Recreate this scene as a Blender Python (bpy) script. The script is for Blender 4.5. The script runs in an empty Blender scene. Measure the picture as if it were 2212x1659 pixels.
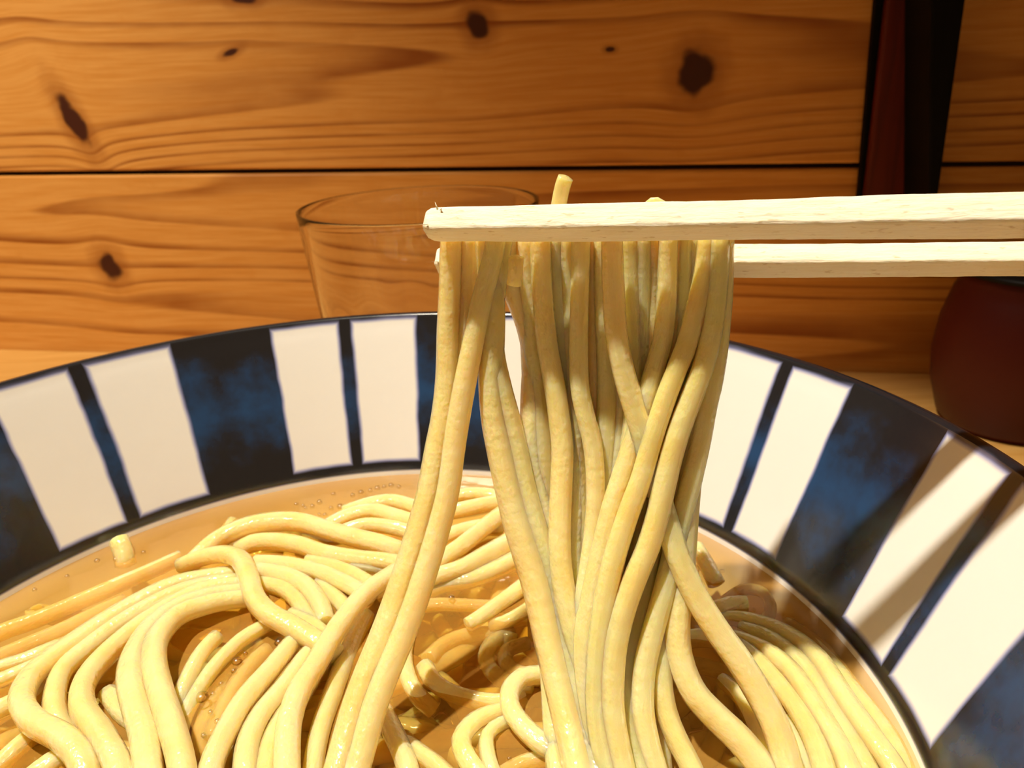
import bpy, bmesh, math, random
from mathutils import Vector, Matrix, noise

random.seed(7)
scene = bpy.context.scene
COL = scene.collection
R = math.radians

# ------------------------------------------------------------------ camera
IMG_W, IMG_H, FPX = 2212.0, 1659.0, 1750.0
CAM = Vector((0.02982, -0.10210, 0.06049))
PITCH, ROLL = R(21.48), R(-2.73)
fwd = Vector((0, math.cos(PITCH), -math.sin(PITCH)))
r0 = Vector((1, 0, 0)); u0 = r0.cross(fwd)
RIGHT = math.cos(ROLL) * r0 + math.sin(ROLL) * u0
UP = -math.sin(ROLL) * r0 + math.cos(ROLL) * u0
cd = bpy.data.cameras.new('camera'); cam = bpy.data.objects.new('camera', cd); COL.objects.link(cam)
M = Matrix((RIGHT, UP, -fwd)).transposed().to_4x4(); M.translation = CAM
cam.matrix_world = M
cd.sensor_fit = 'HORIZONTAL'; cd.sensor_width = 36.0; cd.lens = FPX / IMG_W * 36.0
cd.clip_start = 0.005; cd.clip_end = 20
cd.dof.use_dof = True; cd.dof.focus_distance = 0.125; cd.dof.aperture_fstop = 42
scene.camera = cam

# ------------------------------------------------------------------ world, lamps, exposure
wd = bpy.data.worlds.new('room_light'); scene.world = wd; wd.use_nodes = True
bg = wd.node_tree.nodes['Background']
bg.inputs[0].default_value = (1.0, 0.56, 0.22, 1); bg.inputs[1].default_value = 0.17

def spot(name, loc, aim, power, color, size, blend, radius):
    ld = bpy.data.lights.new(name, 'SPOT'); o = bpy.data.objects.new(name, ld); COL.objects.link(o)
    ld.energy = power; ld.color = color; ld.spot_size = R(size); ld.spot_blend = blend; ld.shadow_soft_size = radius
    o.location = loc
    o.rotation_euler = (Vector(aim) - Vector(loc)).to_track_quat('-Z', 'Y').to_euler()
    return o
spot('counter_spotlight', (-0.22, 0.03, 0.88), (0.005, 0.05, -0.02), 58, (1.0, 0.89, 0.71), 30, 0.6, 0.018)
spot('added_wall_wash', (-0.52, 0.02, 0.62), (-0.29, 0.36, 0.06), 29, (1.0, 0.86, 0.62), 50, 1.0, 0.03)  # added lamp without a visible source, brightens the left wall and fades rightwards

vs = scene.view_settings
vs.view_transform = 'Standard'; vs.look = 'None'; vs.gamma = 1.0; vs.use_curve_mapping = False
vs.exposure = 0.0
cy = scene.cycles
cy.max_bounces = 8; cy.diffuse_bounces = 3; cy.glossy_bounces = 2; cy.transmission_bounces = 6
cy.transparent_max_bounces = 10; cy.volume_bounces = 0
cy.use_adaptive_sampling = True; cy.adaptive_threshold = 0.08; cy.adaptive_min_samples = 12; cy.blur_glossy = 0.0

# ------------------------------------------------------------------ unprojection helpers
def ray(px, py):
    return fwd + RIGHT * ((px - IMG_W / 2) / FPX) - UP * ((py - IMG_H / 2) / FPX)
def at_z(px, py, z):
    d = ray(px, py); return CAM + d * ((z - CAM.z) / d.z)
def at_y(px, py, y):
    d = ray(px, py); return CAM + d * ((y - CAM.y) / d.y)
def at_plane(px, py, p, n):
    d = ray(px, py); return CAM + d * ((p - CAM).dot(n) / d.dot(n))
def depth(p): return (p - CAM).dot(fwd)

# ------------------------------------------------------------------ object helpers
def tag(o, label=None, cat=None, group=None, kind=None):
    if label: o['label'] = label
    if cat: o['category'] = cat
    if group: o['group'] = group
    if kind: o['kind'] = kind
    return o
def mesh_obj(name, verts, faces, mat, parent=None, smooth=True):
    me = bpy.data.meshes.new(name); me.from_pydata([tuple(v) for v in verts], [], faces); me.update()
    if smooth: me.polygons.foreach_set('use_smooth', [True] * len(me.polygons))
    o = bpy.data.objects.new(name, me); COL.objects.link(o)
    if mat: me.materials.append(mat)
    if parent: o.parent = parent
    return o
def empty(name, loc):
    o = bpy.data.objects.new(name, None); COL.objects.link(o); o.location = loc; o.empty_display_size = 0.01
    return o
def localise(o, parent):
    """mesh made in world coordinates, hung under an empty that only has a location"""
    o.parent = parent
    o.matrix_parent_inverse = Matrix.Translation(-parent.location)
    return o
def bevel_mod(o, w, seg=2):
    m = o.modifiers.new('bevel', 'BEVEL'); m.width = w; m.segments = seg; m.limit_method = 'ANGLE'
    return o

# ------------------------------------------------------------------ material helpers
class NT:
    def __init__(s, name):
        s.m = bpy.data.materials.new(name); s.m.use_nodes = True
        s.t = s.m.node_tree; s.t.nodes.clear()
        s.out = s.t.nodes.new('ShaderNodeOutputMaterial')
    def n(s, typ, **kw):
        nd = s.t.nodes.new(typ)
        for k, v in kw.items(): setattr(nd, k, v)
        return nd
    def link(s, a, b): s.t.links.new(a, b)
    def setin(s, sock, v):
        if hasattr(v, 'is_output') or hasattr(v, 'links'): s.link(v, sock)
        else: sock.default_value = v
    def math(s, op, a, b=None, c=None, clamp=False):
        nd = s.n('ShaderNodeMath', operation=op, use_clamp=clamp)
        s.setin(nd.inputs[0], a)
        if b is not None: s.setin(nd.inputs[1], b)
        if c is not None: s.setin(nd.inputs[2], c)
        return nd.outputs[0]
    def smooth(s, x, lo, hi, a=0.0, b=1.0):
        nd = s.n('ShaderNodeMapRange', interpolation_type='SMOOTHSTEP')
        s.setin(nd.inputs[0], x); nd.inputs[1].default_value = lo; nd.inputs[2].default_value = hi
        nd.inputs[3].default_value = a; nd.inputs[4].default_value = b
        return nd.outputs[0]
    def mix(s, f, a, b, mode='MIX'):
        nd = s.n('ShaderNodeMix', data_type='RGBA', blend_type=mode)
        s.setin(nd.inputs[0], f); s.setin(nd.inputs[6], a); s.setin(nd.inputs[7], b)
        return nd.outputs[2]
    def ramp(s, x, stops, interp='LINEAR'):
        nd = s.n('ShaderNodeValToRGB'); cr = nd.color_ramp; cr.interpolation = interp
        while len(cr.elements) < len(stops): cr.elements.new(0.5)
        for e, (p, c) in zip(cr.elements, stops): e.position = p; e.color = c
        s.setin(nd.inputs[0], x)
        return nd.outputs[0]
    def noise(s, vec, scale, detail=3, rough=0.5, dist=0.0):
        nd = s.n('ShaderNodeTexNoise'); s.setin(nd.inputs['Vector'], vec)
        nd.inputs['Scale'].default_value = scale; nd.inputs['Detail'].default_value = detail
        nd.inputs['Roughness'].default_value = rough; nd.inputs['Distortion'].default_value = dist
        return nd.outputs[0]
    def coord(s, which='Object'): return s.n('ShaderNodeTexCoord').outputs[which]
    def sep(s, v):
        nd = s.n('ShaderNodeSeparateXYZ'); s.link(v, nd.inputs[0]); return nd.outputs
    def comb(s, x, y, z=0.0):
        nd = s.n('ShaderNodeCombineXYZ'); s.setin(nd.inputs[0], x); s.setin(nd.inputs[1], y); s.setin(nd.inputs[2], z); return nd.outputs[0]
    def bump(s, h, strength, dist):
        nd = s.n('ShaderNodeBump'); s.link(h, nd.inputs['Height']); nd.inputs['Strength'].default_value = strength
        nd.inputs['Distance'].default_value = dist; return nd.outputs[0]
    def bsdf(s, **kw):
        nd = s.n('ShaderNodeBsdfPrincipled')
        for k, v in kw.items(): s.setin(nd.inputs[k.replace('_', ' ')], v)
        s.link(nd.outputs[0], s.out.inputs[0]); return nd

def c4(r, g, b): return (r, g, b, 1.0)
def srgb(r, g, b):
    f = lambda c: (c / 255 / 12.92) if c / 255 <= 0.04045 else ((c / 255 + 0.055) / 1.055) ** 2.4
    return (f(r), f(g), f(b), 1.0)

# ------------------------------------------------------------------ wall frame
TABLE_Z = -0.083
wa = at_z(100, 754, TABLE_Z); wb = at_z(1800, 798, TABLE_Z)
WT = (wb - wa).normalized()                       # along the wall, to the right
WN = Vector((WT.y, -WT.x, 0)).normalized()        # towards the room
WO = wa.copy()
def wall_uv(px, py):
    p = at_plane(px, py, WO, WN); return (p - WO).dot(WT), p.z - TABLE_Z
def wall_pt(u, v, out=0.0): return WO + WT * u + Vector((0, 0, v)) + WN * out
s0 = wall_uv(0, 376); s1 = wall_uv(1848, 358)
SEAM = lambda u: s0[1] + (s1[1] - s0[1]) * (u - s0[0]) / (s1[0] - s0[0])

# wood: grain runs along local x, knots are given in local (x, z)
def wood_plank(name, knots, light, mid, dark, knot_col, seed, freq):
    n = NT(name)
    P = n.sep(n.coord('Object')); u, v = P[0], P[2]
    g = v
    warp = n.noise(n.comb(n.math('MULTIPLY', u, 0.55), n.math('MULTIPLY', v, 1.2), seed), 5.0, 2)
    g = n.math('ADD', g, n.math('MULTIPLY', n.math('SUBTRACT', warp, 0.5), 0.016))
    core = None; halo = None
    wob = n.math('MULTIPLY', n.math('SUBTRACT', n.noise(n.comb(u, v, seed + 3), 130, 1), 0.5), 0.9)
    for (ku, kv, ru, rv, rot) in knots:
        du = n.math('SUBTRACT', u, ku); dv = n.math('SUBTRACT', v, kv)
        ca, sa = math.cos(rot), math.sin(rot)
        a = n.math('ADD', n.math('MULTIPLY', du, ca / ru), n.math('MULTIPLY', dv, sa / ru))
        b = n.math('ADD', n.math('MULTIPLY', du, -sa / rv), n.math('MULTIPLY', dv, ca / rv))
        d2 = n.math('ADD', n.math('MULTIPLY', a, a), n.math('MULTIPLY', b, b))
        d = n.math('ADD', n.math('SQRT', d2), wob)
        k1 = n.smooth(d, 1.25, 0.7); k2 = n.math('MULTIPLY', n.smooth(d, 2.6, 0.9), 0.55)
        core = k1 if core is None else n.math('MAXIMUM', core, k1)
        halo = k2 if halo is None else n.math('MAXIMUM', halo, k2)
        # grain lines are pushed around the knot
        fall = n.math('DIVIDE', 1.0, n.math('ADD', 1.0, n.math('MULTIPLY', d2, 0.40)))
        g = n.math('SUBTRACT', g, n.math('MULTIPLY', n.math('MULTIPLY', dv, fall), 0.6))
    # annual rings: thin dark late wood between wide early wood, uneven spacing
    big = n.noise(n.comb(n.math('MULTIPLY', u, 0.10), n.math('MULTIPLY', g, 2.4), seed), freq, 2, 0.5)
    ph = n.math('FRACT', n.math('MULTIPLY', big, 32.0))
    line = n.math('MULTIPLY', n.smooth(ph, 0.55, 0.92), n.smooth(ph, 1.0, 0.92))
    patch = n.noise(n.comb(n.math('MULTIPLY', u, 5.0), n.math('MULTIPLY', v, 9.0), seed + 8), 3.0, 3)
    line = n.math('MULTIPLY', line, n.smooth(patch, 0.25, 0.75, 0.3, 1.0))
    fine = n.noise(n.comb(n.math('MULTIPLY', u, 12.0), n.math('MULTIPLY', g, 260.0), seed + 1), 2.0, 3, 0.6)
    blot = n.noise(n.comb(n.math('MULTIPLY', u, 26.0), n.math('MULTIPLY', v, 30.0), seed + 5), 1.5, 4, 0.65)
    col = n.mix(n.smooth(fine, 0.3, 0.75), light, mid)
    col = n.mix(n.smooth(blot, 0.52, 0.75, 0.0, 0.55), col, mid)
    col = n.mix(line, col, dark)
    if core is not None:
        col = n.mix(halo, col, dark)
        col = n.mix(core, col, knot_col)
    n.bsdf(Base_Color=col, Roughness=0.48, Specular_IOR_Level=0.3)
    return n.m

def slab(name, quad, back, front, mat, parent=None, bev=0.0012):
    """board on the wall: quad = four (u, v) corners, thickness from back to front along the wall normal; local axes = wall axes"""
    cu = sum(q[0] for q in quad) / 4; cv = sum(q[1] for q in quad) / 4
    vs_ = [(q[0] - cu, -front, q[1] - cv) for q in quad] + [(q[0] - cu, -back, q[1] - cv) for q in quad]
    f = [(0, 1, 2, 3), (7, 6, 5, 4), (0, 4, 5, 1), (1, 5, 6, 2), (2, 6, 7, 3), (3, 7, 4, 0)]
    o = mesh_obj(name, vs_, f, mat, None, smooth=False)
    mw = Matrix((WT, -WN, Vector((0, 0, 1)))).transposed().to_4x4(); mw.translation = wall_pt(cu, cv)
    o.matrix_world = mw
    bevel_mod(o, bev)
    if parent:
        o.parent = parent; o.matrix_parent_inverse = parent.matrix_world.inverted()
    return o, cu, cv

W_LIGHT, W_MID, W_DARK = c4(0.70, 0.345, 0.088), c4(0.61, 0.265, 0.050), c4(0.27, 0.072, 0.006)
KNOT = c4(0.055, 0.012, 0.004)
U0, U1 = -0.75, 0.95
wall = mesh_obj('wall_back', [wall_pt(U0, -0.02, -0.004), wall_pt(U1, -0.02, -0.004), wall_pt(U1, 0.75, -0.004), wall_pt(U0, 0.75, -0.004),
                              wall_pt(U0, -0.02, -0.03), wall_pt(U1, -0.02, -0.03), wall_pt(U1, 0.75, -0.03), wall_pt(U0, 0.75, -0.03)],
                [(0, 1, 2, 3), (7, 6, 5, 4), (0, 4, 5, 1), (1, 5, 6, 2), (2, 6, 7, 3), (3, 7, 4, 0)], None, smooth=False)
nw = NT('wall_core'); nw.bsdf(Base_Color=c4(0.02, 0.006, 0.002), Roughness=0.8); wall.data.materials.append(nw.m)
tag(wall, 'honey-coloured pine board wall with dark knots behind the bowl', None, None, 'structure')
bpy.context.view_layer.update()

def knots_for(lst, cu, cv):
    out = []
    for (px, py, wpx, hpx, rot) in lst:
        a = wall_uv(px, py); s = (at_plane(px, py, WO, WN) - CAM).dot(fwd) / FPX
        out.append((a[0] - cu, a[1] - cv, wpx * s / 2, hpx * s / 2, rot))
    return out
G = 0.0011
BOARD_H = 0.150
def board(u_a, u_b, lo, hi, knots, seed, freq, name='plank', cols=None):
    quad = [(u_a, lo(u_a)), (u_b, lo(u_b)), (u_b, hi(u_b)), (u_a, hi(u_a))]
    cu = sum(q[0] for q in quad) / 4; cv = sum(q[1] for q in quad) / 4
    L_, Mi_, D_ = cols or (W_LIGHT, W_MID, W_DARK)
    m = wood_plank('pine_board_%d' % seed, knots_for(knots, cu, cv), L_, Mi_, D_, KNOT, seed * 3.7, freq)
    return slab(name, quad, -0.004, 0.0, m, wall)[0]
board(U0, U1, lambda u: -0.015, lambda u: SEAM(u) - G, [(238, 577, 46, 60, 0.3)], 1, 4.0)
board(U0, U1, lambda u: SEAM(u) + G, lambda u: SEAM(u) + BOARD_H + 0.06,
      [(1032, 52, 48, 58, 0.2), (1503, 158, 76, 88, 0.0), (160, 262, 40, 112, 0.42), (528, -6, 60, 26, 0.0),
       (1318, 107, 20, 10, 0.0), (500, 113, 40, 14, 0.3)], 2, 3.4)
board(U0, U1, lambda u: SEAM(u) + BOARD_H + 0.06 + 2 * G, lambda u: SEAM(u) + 2 * BOARD_H + 0.12, [], 3, 3.6)

# ------------------------------------------------------------------ dark post and panel on the right
def flat_wood(name, a, b, rough=0.5, spec=0.3):
    n = NT(name); P = n.sep(n.coord('Object'))
    g = n.noise(n.comb(n.math('MULTIPLY', P[0], 90.0), n.math('MULTIPLY', P[1], 90.0), n.math('MULTIPLY', P[2], 6.0)), 3.0, 4, 0.6)
    n.bsdf(Base_Color=n.mix(n.smooth(g, 0.3, 0.7), a, b), Roughness=rough, Specular_IOR_Level=spec,
           Normal=n.bump(g, 0.2, 0.0005))
    return n.m
POST_M = flat_wood('dark_stained_wood', c4(0.070, 0.006, 0.002), c4(0.11, 0.010, 0.003))
BLACK_M = flat_wood('black_wood_and_gap_shade', c4(0.0025, 0.002, 0.002), c4(0.004, 0.003, 0.003), 0.7, 0.1)
def wedge(px_pairs, top_py, bot_py, out=0.0):
    """(left, right) pixel columns at two image rows -> wall quad, run on to the table and up"""
    (lt, rt), (lb, rb) = px_pairs
    def uv(px, py):
        p = at_plane(px, py, WO + WN * out, WN); return (p - WO).dot(WT), p.z - TABLE_Z
    a, b, c, d = uv(lb, bot_py), uv(rb, bot_py), uv(rt, top_py), uv(lt, top_py)
    def line(p, q, v): return p[0] + (q[0] - p[0]) * (v - p[1]) / (q[1] - p[1])
    lo, hi = uv(lb, 505)[1], 0.215
    return [(line(a, d, lo), lo), (line(b, c, lo), lo), (line(b, c, hi), hi), (line(a, d, hi), hi)]
post = empty('wall_post', wall_pt(wall_uv(1950, 300)[0], 0.0))
tag(post, 'dark red-brown upright batten with black edging fixed to the pine wall', 'post')
bpy.context.view_layer.update()
q_face = wedge(((1902, 2004), (1858, 2008)), 0, 405)
q_l = wedge(((1884, 1902), (1849, 1858)), 0, 405)
q_r = wedge(((2012, 2086), (2006, 2029)), 0, 405, 0.05)
slab('post_face', q_face, 0.0006, 0.012, POST_M, post)
slab('edge_strip', q_l, 0.0006, 0.007, BLACK_M, post)  # black strip standing in for the shadow gap beside the post
slab('edge_strip', q_r, 0.0006, 0.05, BLACK_M, post)  # made to stand far out so its shadow darkens the boards to the right

# ------------------------------------------------------------------ table
tn = NT('pale_table_wood'); P = tn.sep(tn.coord('Object'))
g = tn.noise(tn.comb(tn.math('MULTIPLY', P[0], 8.0), tn.math('MULTIPLY', P[1], 130.0), 2.0), 2.0, 4, 0.6)
tn.bsdf(Base_Color=tn.mix(tn.smooth(g, 0.3, 0.75), c4(0.72, 0.42, 0.13), c4(0.60, 0.31, 0.075)), Roughness=0.4, Normal=tn.bump(g, 0.12, 0.0004))
corners = [wall_pt(U0, 0), wall_pt(U1, 0), wall_pt(U1, 0) + WN * 0.75, wall_pt(U0, 0) + WN * 0.75]
tv = [Vector((c.x, c.y, TABLE_Z)) for c in corners] + [Vector((c.x, c.y, TABLE_Z - 0.03)) for c in corners]
tb = mesh_obj('table', tv, [(3, 2, 1, 0), (4, 5, 6, 7), (0, 1, 5, 4), (1, 2, 6, 5), (2, 3, 7, 6), (3, 0, 4, 7)], tn.m, smooth=False)
bm = bmesh.new(); bm.from_mesh(tb.data); bmesh.ops.recalc_face_normals(bm, faces=bm.faces); bm.to_mesh(tb.data); bm.free()
bevel_mod(tb, 0.003)
tag(tb, 'pale wooden counter under the bowl, running up to the board wall', 'table')

# ------------------------------------------------------------------ bowl
RIM, R2, Z2 = 0.105, 0.08838, -0.03724
PAIRS = [(143.6, 132.9, 121.2), (108.0, 97.5, 87.0), (75.2, 65.0, 54.8), (43.4, 33.0, 24.2), (11.7, 2.8, -7.9)]
st = -7.9 - 12.5
for k in range(6):
    PAIRS.append((st, st - 10.1, st - 20.2)); st -= 20.2 + 12.6
# breakpoints: fraction 0 pair start, 1/3 line, 2/3 pair end, 1 next pair start
BP = []
for k, (a, l, e) in enumerate(PAIRS):
    BP += [(a, k), (l, k + 1 / 3), (e, k + 2 / 3)]
BP.append((143.6 - 360.0, float(len(PAIRS))))
ANG = []
for (a0, f0), (a1, f1) in zip(BP[:-1], BP[1:]):
    m = max(2, int(round((a0 - a1) / 1.4)))
    for j in range(m): ANG.append((a0 + (a1 - a0) * j / m, f0 + (f1 - f0) * j / m))
ANG.append(BP[-1])

bn = NT('porcelain_blue_stripes')
uvn = bn.n('ShaderNodeUVMap'); uvn.uv_map = 'stripe'
S = bn.sep(uvn.outputs[0]); su, sv = S[0], S[1]
obj = bn.coord('Object')
wobble = bn.math('MULTIPLY', bn.math('SUBTRACT', bn.noise(obj, 90.0, 2), 0.5), 0.022)
fr = bn.math('FRACT', bn.math('ADD', su, wobble))
# signed distance to paint, in fractions of one repeat (negative = inside the paint)
d_dark = bn.math('MINIMUM', bn.math('SUBTRACT', 2 / 3, fr), fr)
d_line = bn.math('SUBTRACT', bn.math('ABSOLUTE', bn.math('SUBTRACT', fr, 1 / 3)), 0.026)
dist = bn.math('MINIMUM', d_dark, d_line)
# v: 0 = rim crest, 1 = lower line of the band; 1 unit = 41 mm, one repeat about 55 mm
wob2 = bn.math('MULTIPLY', bn.math('SUBTRACT', bn.noise(obj, 60.0, 2), 0.5), 0.03)
vv = bn.math('ADD', sv, wob2)
d_low = bn.math('MULTIPLY', bn.math('SUBTRACT', 0.945, vv), 0.7)
d_rim = bn.math('MULTIPLY', bn.math('SUBTRACT', vv, -0.006), 0.7)
dist = bn.math('MINIMUM', dist, bn.math('MINIMUM', d_low, d_rim))
inband = bn.math('MULTIPLY', bn.smooth(sv, 1.012, 0.992), bn.smooth(sv, -0.075, -0.06))
outer = bn.smooth(sv, -0.06, -0.075)     # outside of the bowl carries no paint below the rim
mot = bn.noise(obj, 75.0, 4, 0.6)
vcen = bn.math('SUBTRACT', 1.0, bn.math('MULTIPLY', bn.math('ABSOLUTE', bn.math('SUBTRACT', sv, 0.5)), 2.0))
hcen = bn.math('MULTIPLY', bn.math('ABSOLUTE', d_dark), 6.0)
blue_f = bn.smooth(bn.math('ADD', bn.math('MULTIPLY', mot, 0.9), bn.math('MULTIPLY', vcen, 0.42)), 0.55, 0.95)
paint = bn.mix(blue_f, c4(0.012, 0.013, 0.017), c4(0.014, 0.058, 0.165))
edge = bn.smooth(dist, 0.010, -0.004)
fringe = bn.math('MULTIPLY', bn.smooth(dist, 0.022, 0.004), 0.75)
white = bn.mix(bn.smooth(bn.noise(obj, 30.0, 3), 0.35, 0.75, 0.0, 0.25), c4(0.88, 0.88, 0.86), c4(0.87, 0.86, 0.81))
col = bn.mix(bn.math('MULTIPLY', fringe, inband), white, c4(0.10, 0.14, 0.50))
col = bn.mix(bn.math('MULTIPLY', edge, inband), col, paint)
rough = bn.noise(obj, 400.0, 2)
bn.bsdf(Base_Color=col, Roughness=bn.math('ADD', 0.10, bn.math('MULTIPLY', mot, 0.10)), Coat_Weight=0.8, Coat_Roughness=0.17,
        Normal=bn.bump(bn.noise(obj, 220.0, 3), 0.12, 0.0004))

def inner_r(z):
    """inner radius of the bowl at height z"""
    if z >= Z2: return RIM + (R2 - RIM) * z / Z2
    zb = -0.0735
    t = (z - zb) / (Z2 - zb)
    return R2 * max(0.0, 1 - (1 - max(t, 0)) ** 2.3) ** (1 / 1.9)
# profile from inside centre over the rim to the foot: (r, z, v)
prof = []
zs = [-0.0735, -0.0733, -0.0728, -0.072, -0.0705, -0.068, -0.0645, -0.060, -0.055, -0.049, -0.043]
for z in zs: prof.append((max(inner_r(z), 0.0006), z, 1.0 + (Z2 - z) / 0.0372))
for j in range(0, 15):
    t = 1 - j / 15.0
    r_ = RIM + (R2 - RIM) * t; z_ = Z2 * t
    prof.append((r_ - 0.0006 * (1 - t) * 0, z_ - 0.0008 * (1 - t) ** 4, t))
lip = 0.0017
for j in range(0, 9):
    a = math.pi * (1 - j / 8.0)
    prof.append((RIM + 0.0016 + lip * math.cos(a) * 0.8, -0.0006 + lip * 0.55 * math.sin(a), -0.004 * (j + 1)))
for (r_, z_) in [(0.1050, -0.006), (0.1022, -0.014), (0.0985, -0.024), (0.094, -0.036), (0.0875, -0.048), (0.078, -0.060), (0.064, -0.069), (0.048, -0.0745), (0.0435, -0.0755)]:
    prof.append((r_, z_, -0.3))
def lathe(name, prof, angs, mat, uv=False, close_last=False):
    verts, faces, uvs = [], [], []
    nA = len(angs)
    for (a, fu) in angs:
        ca, sa = math.cos(R(a)), math.sin(R(a))
        for (r_, z_, *v_) in prof:
            verts.append((r_ * ca, r_ * sa, z_)); uvs.append((fu, v_[0] if v_ else 0))
    m = len(prof)
    for i in range(nA - 1):
        for j in range(m - 1):
            faces.append((i * m + j, i * m + j + 1, (i + 1) * m + j + 1, (i + 1) * m + j))
    o = mesh_obj(name, verts, faces, mat)
    if uv:
        l = o.data.uv_layers.new(name='stripe')
        vi = [0] * len(o.data.loops); o.data.loops.foreach_get('vertex_index', vi)
        flat = [c for i in vi for c in uvs[i]]
        l.data.foreach_set('uv', flat)
    return o
def weld(o):
    bm = bmesh.new(); bm.from_mesh(o.data); bmesh.ops.remove_doubles(bm, verts=bm.verts, dist=2e-5)
    bmesh.ops.recalc_face_normals(bm, faces=bm.faces); bm.to_mesh(o.data); bm.free()
bowl = empty('ramen_bowl', (0, 0, TABLE_Z))
tag(bowl, 'large white porcelain noodle bowl painted inside with dark navy stripes', 'bowl')
body = lathe('bowl_body', prof, ANG, bn.m, uv=True); weld(body); localise(body, bowl)
A360 = [(360.0 * k / 96, k / 96) for k in range(97)]
fn = NT('white_porcelain'); fn.bsdf(Base_Color=c4(0.82, 0.80, 0.74), Roughness=0.15, Coat_Weight=0.4)
foot = lathe('foot_ring', [(0.047, -0.0738), (0.0475, -0.076), (0.0462, -0.0822), (0.0455, -0.083), (0.0425, -0.083), (0.0418, -0.0822), (0.0405, -0.0755), (0.040, -0.0742)], A360, fn.m)
weld(foot); localise(foot, bowl)

# ------------------------------------------------------------------ broth
SOUP = -0.0390
so = NT('amber_broth')
obj = so.coord('Object')
rip = so.bump(so.math('ADD', so.noise(obj, 60.0, 2), so.math('MULTIPLY', so.noise(obj, 260.0, 2), 0.25)), 0.22, 0.0022)
gl = so.n('ShaderNodeBsdfGlossy'); gl.inputs['Color'].default_value = (1, 1, 1, 1); gl.inputs['Roughness'].default_value = 0.10
so.link(rip, gl.inputs['Normal'])
tr = so.n('ShaderNodeBsdfTransparent'); tr.inputs[0].default_value = c4(0.99, 0.96, 0.90)
frn = so.n('ShaderNodeFresnel'); frn.inputs['IOR'].default_value = 1.34; so.link(rip, frn.inputs['Normal'])
mx = so.n('ShaderNodeMixShader'); so.link(frn.outputs[0], mx.inputs[0]); so.link(tr.outputs[0], mx.inputs[1]); so.link(gl.outputs[0], mx.inputs[2])
df = so.n('ShaderNodeBsdfDiffuse')
so.setin(df.inputs['Color'], so.mix(so.smooth(so.noise(obj, 34.0, 2), 0.35, 0.7), c4(0.80, 0.45, 0.105), c4(0.74, 0.36, 0.06)))
mk = so.n('ShaderNodeMixShader'); mk.inputs[0].default_value = 0.30      # the broth is slightly milky
so.link(tr.outputs[0], mk.inputs[1]); so.link(df.outputs[0], mk.inputs[2]); so.link(mk.outputs[0], mx.inputs[1])
so.link(mx.outputs[0], so.out.inputs[0])
va = so.n('ShaderNodeVolumeAbsorption'); va.inputs['Color'].default_value = c4(0.965, 0.80, 0.06); va.inputs['Density'].default_value = 60.0
so.link(va.outputs[0], so.out.inputs[1])
bp = [(0.0004, SOUP)]
for j in range(1, 24): bp.append((inner_r(SOUP) * j / 24.0 * 0.985, SOUP))
rs = inner_r(SOUP)
bp += [(rs - 0.0010, SOUP + 0.00005), (rs - 0.0004, SOUP + 0.0003), (rs + 0.0004, SOUP + 0.0007)]
for z in (-0.043, -0.049, -0.055, -0.060, -0.0645, -0.068, -0.0705, -0.072, -0.0728, -0.0732): bp.append((inner_r(z) + 0.0005, z - 0.0003))
bp.append((0.0004, -0.0738))
broth = lathe('broth', bp, ANG, so.m); weld(broth)
tag(broth, 'clear amber soup broth filling the striped bowl', 'broth', None, 'stuff')
broth.parent = None

# ------------------------------------------------------------------ noodles
nn = NT('wet_wheat_noodle')
uvn = nn.n('ShaderNodeUVMap'); uvn.uv_map = 'run'
ob = nn.coord('Object')
oi = nn.n('ShaderNodeObjectInfo')
UVs = nn.sep(uvn.outputs[0])
cl = nn.noise(ob, 160.0, 2, 0.55)
base = nn.mix(nn.smooth(cl, 0.3, 0.72), c4(0.91, 0.70, 0.33), c4(0.89, 0.62, 0.22))
base = nn.mix(nn.math('MULTIPLY', oi.outputs['Random'], 0.45), base, c4(0.92, 0.755, 0.44))
fib = nn.noise(nn.comb(nn.math('MULTIPLY', UVs[0], 700.0), nn.math('MULTIPLY', UVs[1], 12.0)), 2.0, 1)
wet = nn.noise(ob, 650.0, 1, 0.6)
bmp = nn.bump(nn.math('ADD', nn.math('MULTIPLY', fib, 0.5), wet), 0.5, 0.0005)
pb = nn.bsdf(Base_Color=base, Roughness=nn.smooth(wet, 0.3, 0.7, 0.28, 0.45), Subsurface_Weight=0.8, Subsurface_Radius=(0.0075, 0.0042, 0.0010), Subsurface_Scale=1.0,
             Normal=bmp, Coat_Weight=1.0, Coat_Roughness=0.19, Coat_Normal=bmp, Specular_IOR_Level=0.3)
NOODLE = nn.m

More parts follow.
